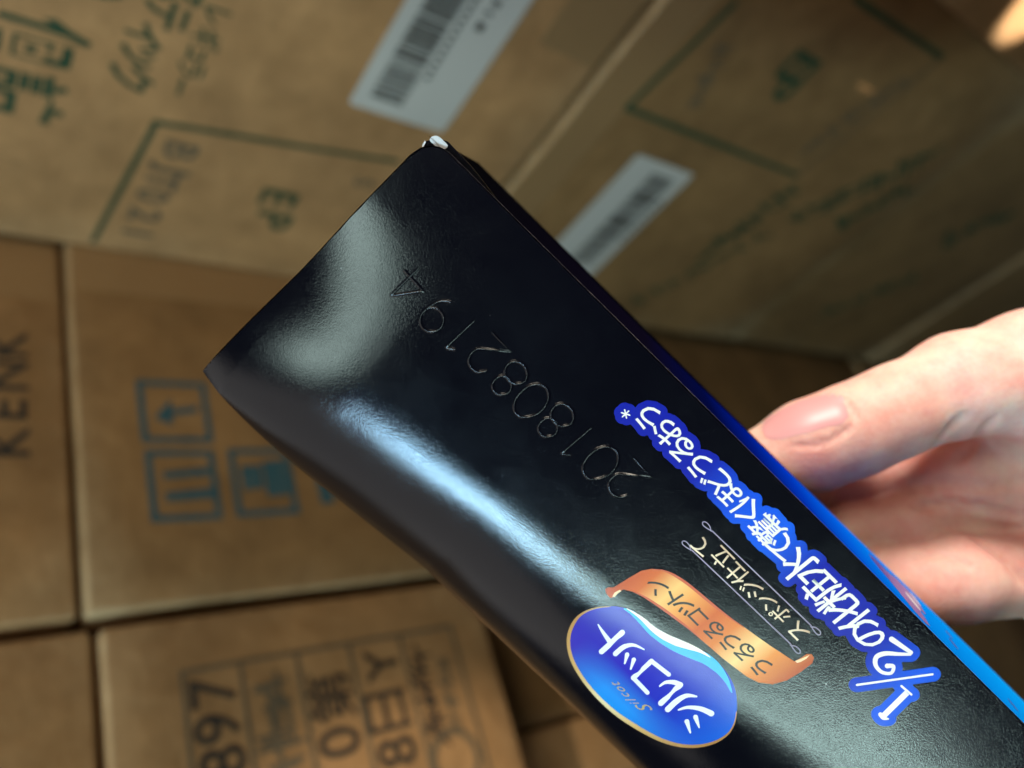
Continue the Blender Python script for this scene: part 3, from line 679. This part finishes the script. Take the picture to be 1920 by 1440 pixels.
panel_poly('emblem_wave', [stroke(smooth_line(z2((520, 388), (580, 424), (640, 470), (710, 535), (790, 588), (880, 630), (970, 662), (1050, 694), (1120, 738)), 5), [1, 4, 7, 10, 13, 14, 11, 6, 1])], PALE, 0.038, 0.8, emblem)
logo = [
 [stroke(z2((338, 697), (486, 560)), [10, 10.5]), stroke(smooth_line(z2((313, 502), (350, 560), (402, 632)), 5), [2, 6, 9.5])],
 [stroke(smooth_line(z2((438, 712), (500, 662), (570, 650), (645, 682)), 6), [9.5, 9, 6, 2]), stroke(z2((522, 718), (505, 782)), [8, 3]), stroke(z2((570, 755), (548, 822)), [8, 3])],
 [stroke(z2((822, 862), (697, 765)), [8, 8]), stroke(z2((697, 765), (566, 886)), [9, 9]), stroke(z2((566, 886), (668, 992)), [8, 8])],
 [stroke(smooth_line(z2((757, 945), (800, 918), (860, 918), (905, 936)), 5), [3, 6, 9, 10]), stroke(z2((905, 936), (765, 1068)), [10.5, 10.5]), stroke(smooth_line(z2((815, 1112), (880, 1052), (950, 1014), (1022, 1020)), 6), [11, 10.5, 8, 3])],
 [stroke(smooth_line(z2((892, 1116), (960, 1098), (1050, 1108), (1128, 1142)), 6), [3, 6, 9, 11]), stroke(z2((952, 1200), (977, 1280)), [9, 3]), stroke(z2((1015, 1168), (1040, 1242)), [9, 3])]]
for polys in logo: panel_poly('emblem_character', polys, PUREW, 0.045, 0.8, emblem)
AGOLD = gloss_print('antique_gold_print', (0.50, 0.38, 0.15), rough=0.3)
for ch, zc, em in (('S', (640, 1098), 3.9), ('i', (575, 1068), 2.6), ('l', (545, 1044), 2.8), ('c', (512, 1008), 2.7), ('o', (478, 966), 2.7), ('t', (440, 928), 2.9)):
    v, f = char_uv(ch, z2(zc)[0], em, -0.004, ang=4, shear=0.45); panel_mesh('emblem_script', v, f, AGOLD, 0.04, emblem)

# embossed lot number: raised hairline figures in the black card
def arc(cx, cy, rx, ry, a0, a1, n=18): return [(cx + rx * math.cos(math.radians(t)), cy + ry * math.sin(math.radians(t))) for t in np.linspace(a0, a1, n)]
DIG = {'0': [arc(0, 0, .34, .5, 0, 360, 30)], '1': [[(-.16, .34), (.04, .5), (.04, -.5)]],
       '8': [arc(0, .24, .23, .25, 0, 360, 24), arc(0, -.24, .29, .27, 0, 360, 26)],
       '2': [arc(0, .2, .29, .3, 170, -35, 16) + [(-.32, -.5), (.32, -.5)]],
       '9': [arc(0, .18, .29, .31, 0, 360, 26), arc(-.13, .14, .42, .64, 0, -72, 12)],
       '4': [[(.14, -.5), (.14, .5), (-.34, -.2), (.36, -.2)]]}
zr = lambda a, b: (700 + a / 3, 480 + b / 3)
for ch, c in zip('2018082194', ((1428, 1262), (1280, 1165), (1148, 1045), (1025, 930), (890, 815), (765, 692), (637, 557), (492, 448), (360, 330), (197, 170))):
    cc = uv([zr(*c)])[0]; vs_, fs_, ns_ = [], [], []
    em = 7.3; a = math.radians(-3.0); x = np.array([-math.cos(a), math.sin(a)]); y = np.array([math.sin(a), math.cos(a)])
    for pl in DIG[ch]:
        pl = np.array(pl) * em
        if len(pl) < 6: pl = np.concatenate([pl[i] + (pl[i + 1] - pl[i]) * np.linspace(0, 1, 9, endpoint=False)[:, None] for i in range(len(pl) - 1)] + [pl[-1:]])
        path = cc + pl[:, :1] * x + pl[:, 1:] * y
        T = np.gradient(path, axis=0); T /= np.linalg.norm(T, axis=1)[:, None] + 1e-9; Nb = np.stack([-T[:, 1], T[:, 0]], 1)
        closed = np.linalg.norm(path[0] - path[-1]) < 1e-3
        if closed: T[0] = T[-1] = (T[0] + T[-1]) / np.linalg.norm(T[0] + T[-1]); Nb = np.stack([-T[:, 1], T[:, 0]], 1)
        prof = [(-.36, 0.0), (-.24, .06), (-.12, .17), (0, .22), (.12, .17), (.24, .06), (.36, 0.0)]; base = len(vs_); m_ = len(prof)
        for q, nb_ in zip(path, Nb):
            for o_, hh in prof:
                w_ = q + nb_ * o_; pp, _ = S(w_[None, 0], w_[None, 1], hh + .004); vs_.append(c2w(pp[0]))
        for i in range(len(path) - 1):
            for j in range(m_ - 1): fs_.append((base + i * m_ + j, base + (i + 1) * m_ + j, base + (i + 1) * m_ + j + 1, base + i * m_ + j + 1))
    mesh_obj('embossed_digit', vs_, fs_, GLOSS_BLACK, front, smooth=True)

# water drop picture on the blue side
DROP = gloss_print('violet_drop_print', (0.05, 0.03, 0.42), rough=0.3); SPARK = gloss_print('drop_sparkle_print', (0.75, 0.85, 0.95), rough=0.3)
def side_patch(name, cu, cw, ru, rw, mat, lift, parent=side, wob=0.0):
    n = 20; ps = [lw(cu, side_off(cu, cw) - lift, cw)]
    for k in range(n):
        t = 2 * math.pi * k / n; r_ = 1 + wob * math.sin(3 * t); uu_, ww_ = cu + ru * r_ * math.cos(t), cw + rw * r_ * math.sin(t)
        ps.append(lw(uu_, side_off(uu_, ww_) - lift, ww_))
    mesh_obj(name, ps, [(0, 1 + k, 1 + (k + 1) % n) for k in range(n)], mat, parent)
side_patch('water_drop', 126, 24, 5.5, 12, DROP, .04, wob=.25)
side_patch('water_drop', 131.5, 30, 3.2, 7, DROP, .05, wob=.2)
side_patch('drop_sparkle', 129.5, 24, 1.3, 4, SPARK, .08); side_patch('drop_sparkle', 133.5, 31, .9, 3, SPARK, .08)
for cu, cw, r_ in ((139, 20, .7), (142, 28, .6), (153, 16, .7), (136, 36, .5)): side_patch('water_bubble', cu, cw, r_, r_ * 3, DROP, .04)

# torn white corner of the inner flap showing at the free corner
def bit(name, pts_, mat): 
    c = np.mean(pts_, axis=0)
    vs_ = [lw(*p) for p in pts_] + [lw(p[0], p[1], p[2] + .35) for p in pts_]; k = len(pts_)
    mesh_obj(name, vs_, [tuple(range(k)), tuple(range(2 * k - 1, k - 1, -1))] + [(i, k + i, k + (i + 1) % k, (i + 1) % k) for i in range(k)], mat, carton_root)
bit('inner_flap', [(2.0 + 1.5 * math.cos(t) - .5 * math.sin(t), .15 + 1.1 * math.sin(t) * (1 + .25 * math.cos(2 * t)), .75 + .25 * math.cos(t)) for t in np.linspace(0, 2 * math.pi, 18, endpoint=False)], PAPER)
bit('inner_flap', [(2.6, 3.0, .5), (1.0, 3.2, .6), (.2, 2.6, .7), (-.1, 1.6, .8), (.2, 1.6, .8), (.45, 2.4, .7), (1.1, 2.95, .6), (2.6, 2.75, .5)], PAPER)
bit('dust_flap', [(.3, 3.2, 1.0), (.0, 1.6, 1.05), (1.2, -.3, 1.1), (3.0, -1.1, 1.2), (9, -.9, 1.3), (16, 0.0, 1.3), (16, 5, 1.2), (4, 9, 1.0), (-.6, 12, 1.0)], GLOSS_BLACK)

# ================================================================== HAND
def hp(px, py, d): return ray(px, py) * d                       # photo point at depth d millimetres (camera mm)
def rcone(P, a, b, ra, rb):
    a = np.asarray(a, np.float32); b = np.asarray(b, np.float32); ba = b - a; l2 = np.float32(ba @ ba); t = np.clip(((P - a) @ ba) / l2, 0, 1)
    q = P - a - t[..., None] * ba
    return np.sqrt((q * q).sum(-1)) - (ra + (rb - ra) * t)
def smin(a, b, k):
    h = np.clip(0.5 + 0.5 * (b - a) / k, 0, 1); return b + (a - b) * h - k * h * (1 - h)
def ell(P, c, ax, rad):
    q = (P - c) @ np.array(ax).T; r_ = np.array(rad); k0 = np.sqrt(((q / r_) ** 2).sum(-1)); k1 = np.sqrt(((q / r_ ** 2) ** 2).sum(-1)) + 1e-6
    return k0 * (k0 - 1) / k1
CREASES = []
def hand_sdf(P):
    chain = lambda pts, k=3.0: _chain(P, pts, k)
    # thumb: tip behind the carton's edge, running up to the right
    P = np.asarray(P, np.float32)
    thumb = chain([(hp(1440, 868, 186), 9.0), (hp(1520, 836, 186), 10.6), (hp(1600, 806, 185), 10.6), (hp(1680, 770, 184), 10.4), (hp(1800, 722, 184), 12.0), (hp(1940, 700, 186), 15.0), (hp(2120, 700, 194), 18.0)], 4)
    ball = chain([(hp(1960, 760, 200), 17), (hp(2160, 800, 205), 24), (hp(2420, 860, 215), 27)], 8)
    palm = chain([(hp(1880, 930, 216), 13), (hp(2000, 960, 222), 20), (hp(2250, 1000, 228), 27), (hp(2520, 980, 232), 28)], 8)
    wrist = chain([(hp(2420, 900, 222), 27), (hp(2800, 880, 230), 26), (hp(3400, 860, 240), 32)], 10)
    # forefinger curled below the thumb, tip on the back of the carton
    idx_ = chain([(hp(2060, 1040, 214), 11.5), (hp(1930, 1075, 204), 10.8), (hp(1790, 1084, 196), 10.9), (hp(1720, 1096, 195), 9.8), (hp(1640, 1075, 197), 8.6)], 3)
    mid = chain([(hp(2080, 985, 226), 12), (hp(1930, 1000, 218), 11), (hp(1800, 1000, 212), 10.5), (hp(1690, 1000, 206), 9.5), (hp(1590, 1000, 203), 8.6)], 3)
    ring = chain([(hp(2120, 930, 236), 12), (hp(1900, 930, 232), 10.5), (hp(1700, 920, 222), 10), (hp(1560, 910, 211), 9), (hp(1480, 900, 205), 8.0)], 3)
    pink = chain([(hp(2160, 870, 244), 11), (hp(1950, 850, 243), 9.5), (hp(1780, 830, 236), 8.8), (hp(1650, 810, 222), 8), (hp(1560, 800, 212), 7.4)], 3)
    d = smin(thumb, ball, 9); d = smin(d, palm, 7); d = smin(d, wrist, 12)
    f_ = smin(idx_, mid, 1.6); f_ = smin(f_, ring, 1.2); f_ = smin(f_, pink, 1.2)
    d = smin(d, f_, 3.0)
    # fleshy fold between thumb and forefinger
    web = chain([(hp(1700, 920, 212), 8), (hp(1800, 890, 208), 11), (hp(1960, 890, 208), 15)], 5); d = smin(d, web, 6)
    # creases pressed into the skin
    for a, b, r_, k in CREASES:
        lo_ = np.minimum(a, b) - 3.5; hi2 = np.maximum(a, b) + 3.5
        m = (np.abs(d) < 3.5) & ((P > lo_) & (P < hi2)).all(-1)
        if m.any(): d[m] = -smin(-d[m], rcone(P[m], a, b, r_, r_), k)
    # flesh pressed flat against the carton
    L_ = (P / 1000 - O) / MM
    u, v, w = L_ @ U, L_ @ V, L_ @ W
    bx = np.maximum(np.maximum(-v - 0.2, v - WID), np.maximum(w - DEP - 0.15, -5 - w)); bx = np.maximum(bx, np.maximum(-u, u - LEN))
    return -smin(-d, bx, 1.0)
def _chain(P, pts, k):
    d = None
    for (a, ra), (b, rb) in zip(pts[:-1], pts[1:]):
        c = rcone(P, a, b, ra, rb); d = c if d is None else smin(d, c, k)
    return d
def project(pts):
    """photo points -> points on the skin (sphere tracing)"""
    q = np.asarray(pts, float); r = np.stack([(q[:, 0] - 960) / F, (720 - q[:, 1]) / F, -np.ones(len(q))], 1); t = np.full(len(q), 160.0)
    for _ in range(60): t = t + 0.8 * hand_sdf(r * t[:, None])
    return r * t[:, None]
_cr = []
for pl, r_, k in (([(1745, 850), (1775, 812), (1805, 782)], 1.2, 1.4), ([(1800, 858), (1832, 822), (1862, 788)], 1.4, 1.4),
                  ([(1690, 915), (1760, 905), (1840, 912), (1925, 905)], 1.4, 1.8), ([(1720, 950), (1800, 945), (1900, 965)], 1.2, 1.6), ([(1835, 1012), (1880, 1045), (1925, 1092)], 1.4, 1.8),
                  ([(1572, 746), (1592, 762), (1604, 785)], 1.0, 1.0), ([(1490, 836), (1550, 830), (1596, 800)], 0.7, 1.0), ([(1715, 1052), (1765, 1040), (1815, 1060)], .9, 1.0)):
    q = project(smooth_line(pl, 3)); g_ = np.stack([hand_sdf(q + np.eye(3)[k_] * .4) - hand_sdf(q - np.eye(3)[k_] * .4) for k_ in range(3)], -1); g_ /= np.linalg.norm(g_, axis=1)[:, None] + 1e-9
    q = q + g_ * (r_ * .82)
    _cr += [(a_, b_, r_, k) for a_, b_ in zip(q[:-1], q[1:]) if np.linalg.norm(a_ - b_) < 12]
CREASES += _cr
def surface_nets(fn, lo, hi, h):
    n = np.ceil((np.array(hi) - lo) / h).astype(int) + 1
    g = [lo[k] + h * np.arange(n[k]) for k in range(3)]
    X = np.stack(np.meshgrid(*g, indexing='ij'), -1); ci = [np.minimum(np.arange(-(-n[k] // 5) + 1) * 5, n[k] - 1) for k in range(3)]
    Dc = fn(X[np.ix_(*ci)]); near = np.abs(Dc) < 8.0 * h
    D = np.repeat(np.repeat(np.repeat(Dc, 5, 0), 5, 1), 5, 2); nm = np.zeros(D.shape, bool)
    blk = near.copy()
    for a_ in range(3):
        s1 = [slice(None)] * 3; s2 = [slice(None)] * 3; s1[a_] = slice(0, -1); s2[a_] = slice(1, None)
        b2_ = blk.copy(); b2_[tuple(s1)] |= blk[tuple(s2)]; blk = b2_
    nm = np.repeat(np.repeat(np.repeat(blk, 5, 0), 5, 1), 5, 2)
    D = D[:n[0], :n[1], :n[2]].copy(); nm = nm[:n[0], :n[1], :n[2]]
    D[nm] = fn(X[nm])
    corner = [D[i:n[0] - 1 + i, j:n[1] - 1 + j, k:n[2] - 1 + k] for i in (0, 1) for j in (0, 1) for k in (0, 1)]
    st = np.stack(corner, -1); mixed = (st.min(-1) < 0) & (st.max(-1) >= 0)
    cells = np.argwhere(mixed); vid = -np.ones(mixed.shape, int); vid[mixed] = np.arange(len(cells))
    acc = np.zeros((len(cells), 3)); cnt = np.zeros(len(cells)); offs = [(i, j, k) for i in (0, 1) for j in (0, 1) for k in (0, 1)]
    vals = st[mixed]
    for a in range(8):
        for b in range(a + 1, 8):
            if sum(abs(offs[a][q] - offs[b][q]) for q in range(3)) != 1: continue
            va, vb = vals[:, a], vals[:, b]; m = (va < 0) != (vb < 0); t = np.where(m, va / (va - vb + 1e-12), 0)
            p = np.array(offs[a]) + t[:, None] * (np.array(offs[b]) - np.array(offs[a])); acc[m] += p[m]; cnt[m] += 1
    verts = lo + h * (cells + acc / cnt[:, None]); faces = []
    for ax in range(3):
        b, c = (ax + 1) % 3, (ax + 2) % 3
        sl0 = [slice(None)] * 3; sl1 = [slice(None)] * 3; sl0[ax] = slice(0, -1); sl1[ax] = slice(1, None)
        d0, d1 = D[tuple(sl0)], D[tuple(sl1)]
        E_ = np.argwhere((d0 < 0) != (d1 < 0))
        E_ = E_[(E_[:, b] > 0) & (E_[:, c] > 0) & (E_[:, b] < n[b] - 1) & (E_[:, c] < n[c] - 1)]
        eb = np.eye(3, dtype=int)[b]; ec = np.eye(3, dtype=int)[c]
        q = np.stack([vid[tuple((E_ - eb - ec).T)], vid[tuple((E_ - ec).T)], vid[tuple(E_.T)], vid[tuple((E_ - eb).T)]], 1)
        inside = d0[tuple(E_.T)] < 0; q[~inside] = q[~inside][:, ::-1]
        faces.append(q[(q >= 0).all(1)])
    return verts, np.concatenate(faces)
lo = np.array([45., -105, -262.]); hi_ = np.array([330., 45, -150.])
hv_, hf_ = surface_nets(hand_sdf, lo, hi_, 1.15)
e_ = 0.4
def grad(P): return np.stack([hand_sdf(P + np.eye(3)[k] * e_) - hand_sdf(P - np.eye(3)[k] * e_) for k in range(3)], -1)
hn = grad(hv_); hn /= np.linalg.norm(hn, axis=1)[:, None] + 1e-9
SKIN, nt, p = new_mat('skin'); L_ = nt.links
tc = N(nt, 'ShaderNodeTexCoord'); n1 = N(nt, 'ShaderNodeTexNoise', i_Scale=75.0, i_Detail=6.0, i_Roughness=0.68); n2 = N(nt, 'ShaderNodeTexNoise', i_Scale=1100.0, i_Detail=3.0)
n3 = N(nt, 'ShaderNodeTexVoronoi', i_Scale=900.0)
for q in (n1, n2, n3): L_.new(tc.outputs['Object'], q.inputs['Vector'])
r_ = ramp(nt, [(0.32, (0.66, 0.29, 0.24)), (0.50, (0.72, 0.40, 0.33)), (0.68, (0.77, 0.52, 0.42))]); L_.new(n1.outputs['Fac'], r_.inputs['Fac'])
L_.new(r_.outputs[0], p.inputs['Base Color']); p.inputs['Roughness'].default_value = 0.55; p.inputs['Specular IOR Level'].default_value = 0.35
p.inputs['Subsurface Weight'].default_value = 0.55; p.inputs['Subsurface Radius'].default_value = (1.0, 0.35, 0.2); p.inputs['Subsurface Scale'].default_value = 0.003
b1 = N(nt, 'ShaderNodeBump', i_Strength=0.25, i_Distance=0.0002); L_.new(n3.outputs['Distance'], b1.inputs['Height'])
b2 = N(nt, 'ShaderNodeBump', i_Strength=0.2, i_Distance=0.0002); L_.new(n2.outputs['Fac'], b2.inputs['Height']); L_.new(b1.outputs[0], b2.inputs['Normal']); L_.new(b2.outputs[0], p.inputs['Normal'])
hand = empty('hand', c2w(hp(1900, 800, 200) * MM))
tag(hand, 'bare hand gripping the back of the black carton, thumb towards the camera', 'hand')
mesh_obj('skin', c2w(hv_ * MM), hf_.tolist(), SKIN, hand, normals=hn @ AX.T)
# thumbnail: a thin curved plate on the upper side of the thumb tip
NAIL, nt, p = new_mat('nail'); p.inputs['Base Color'].default_value = (0.66, 0.32, 0.32, 1); p.inputs['Roughness'].default_value = 0.42
rows = []; nr, nc_ = 13, 9
ctr = [np.array((1432, 812)), np.array((1470, 795)), np.array((1510, 781)), np.array((1550, 770)), np.array((1590, 768))]
cl = smooth_line(ctr, 3); nr = len(cl)
wid = np.interp(np.linspace(0, 1, nr), [0, .12, .5, .85, .95, 1], [10, 24, 31, 30, 24, 14])
npx, nf = [], []
for i in range(nr):
    t = cl[min(i + 1, nr - 1)] - cl[max(i - 1, 0)]; t /= np.linalg.norm(t); q = np.array([-t[1], t[0]])
    for j in range(nc_):
        f_ = -1 + 2 * j / (nc_ - 1); npx.append(cl[i] + q * f_ * wid[i]); nf.append(0.24 * (1 - f_ ** 4) * min(1, (nr - 1 - i) / 1.5) + 0.02)
pp = project(npx); g_ = grad(pp); g_ /= np.linalg.norm(g_, axis=1)[:, None] + 1e-9
nvs = pp + g_ * np.array(nf)[:, None]
nfs = [(i * nc_ + j, i * nc_ + j + 1, (i + 1) * nc_ + j + 1, (i + 1) * nc_ + j) for i in range(nr - 1) for j in range(nc_ - 1)]
mesh_obj('thumbnail', c2w(np.array(nvs) * MM), nfs, NAIL, hand, smooth=True)
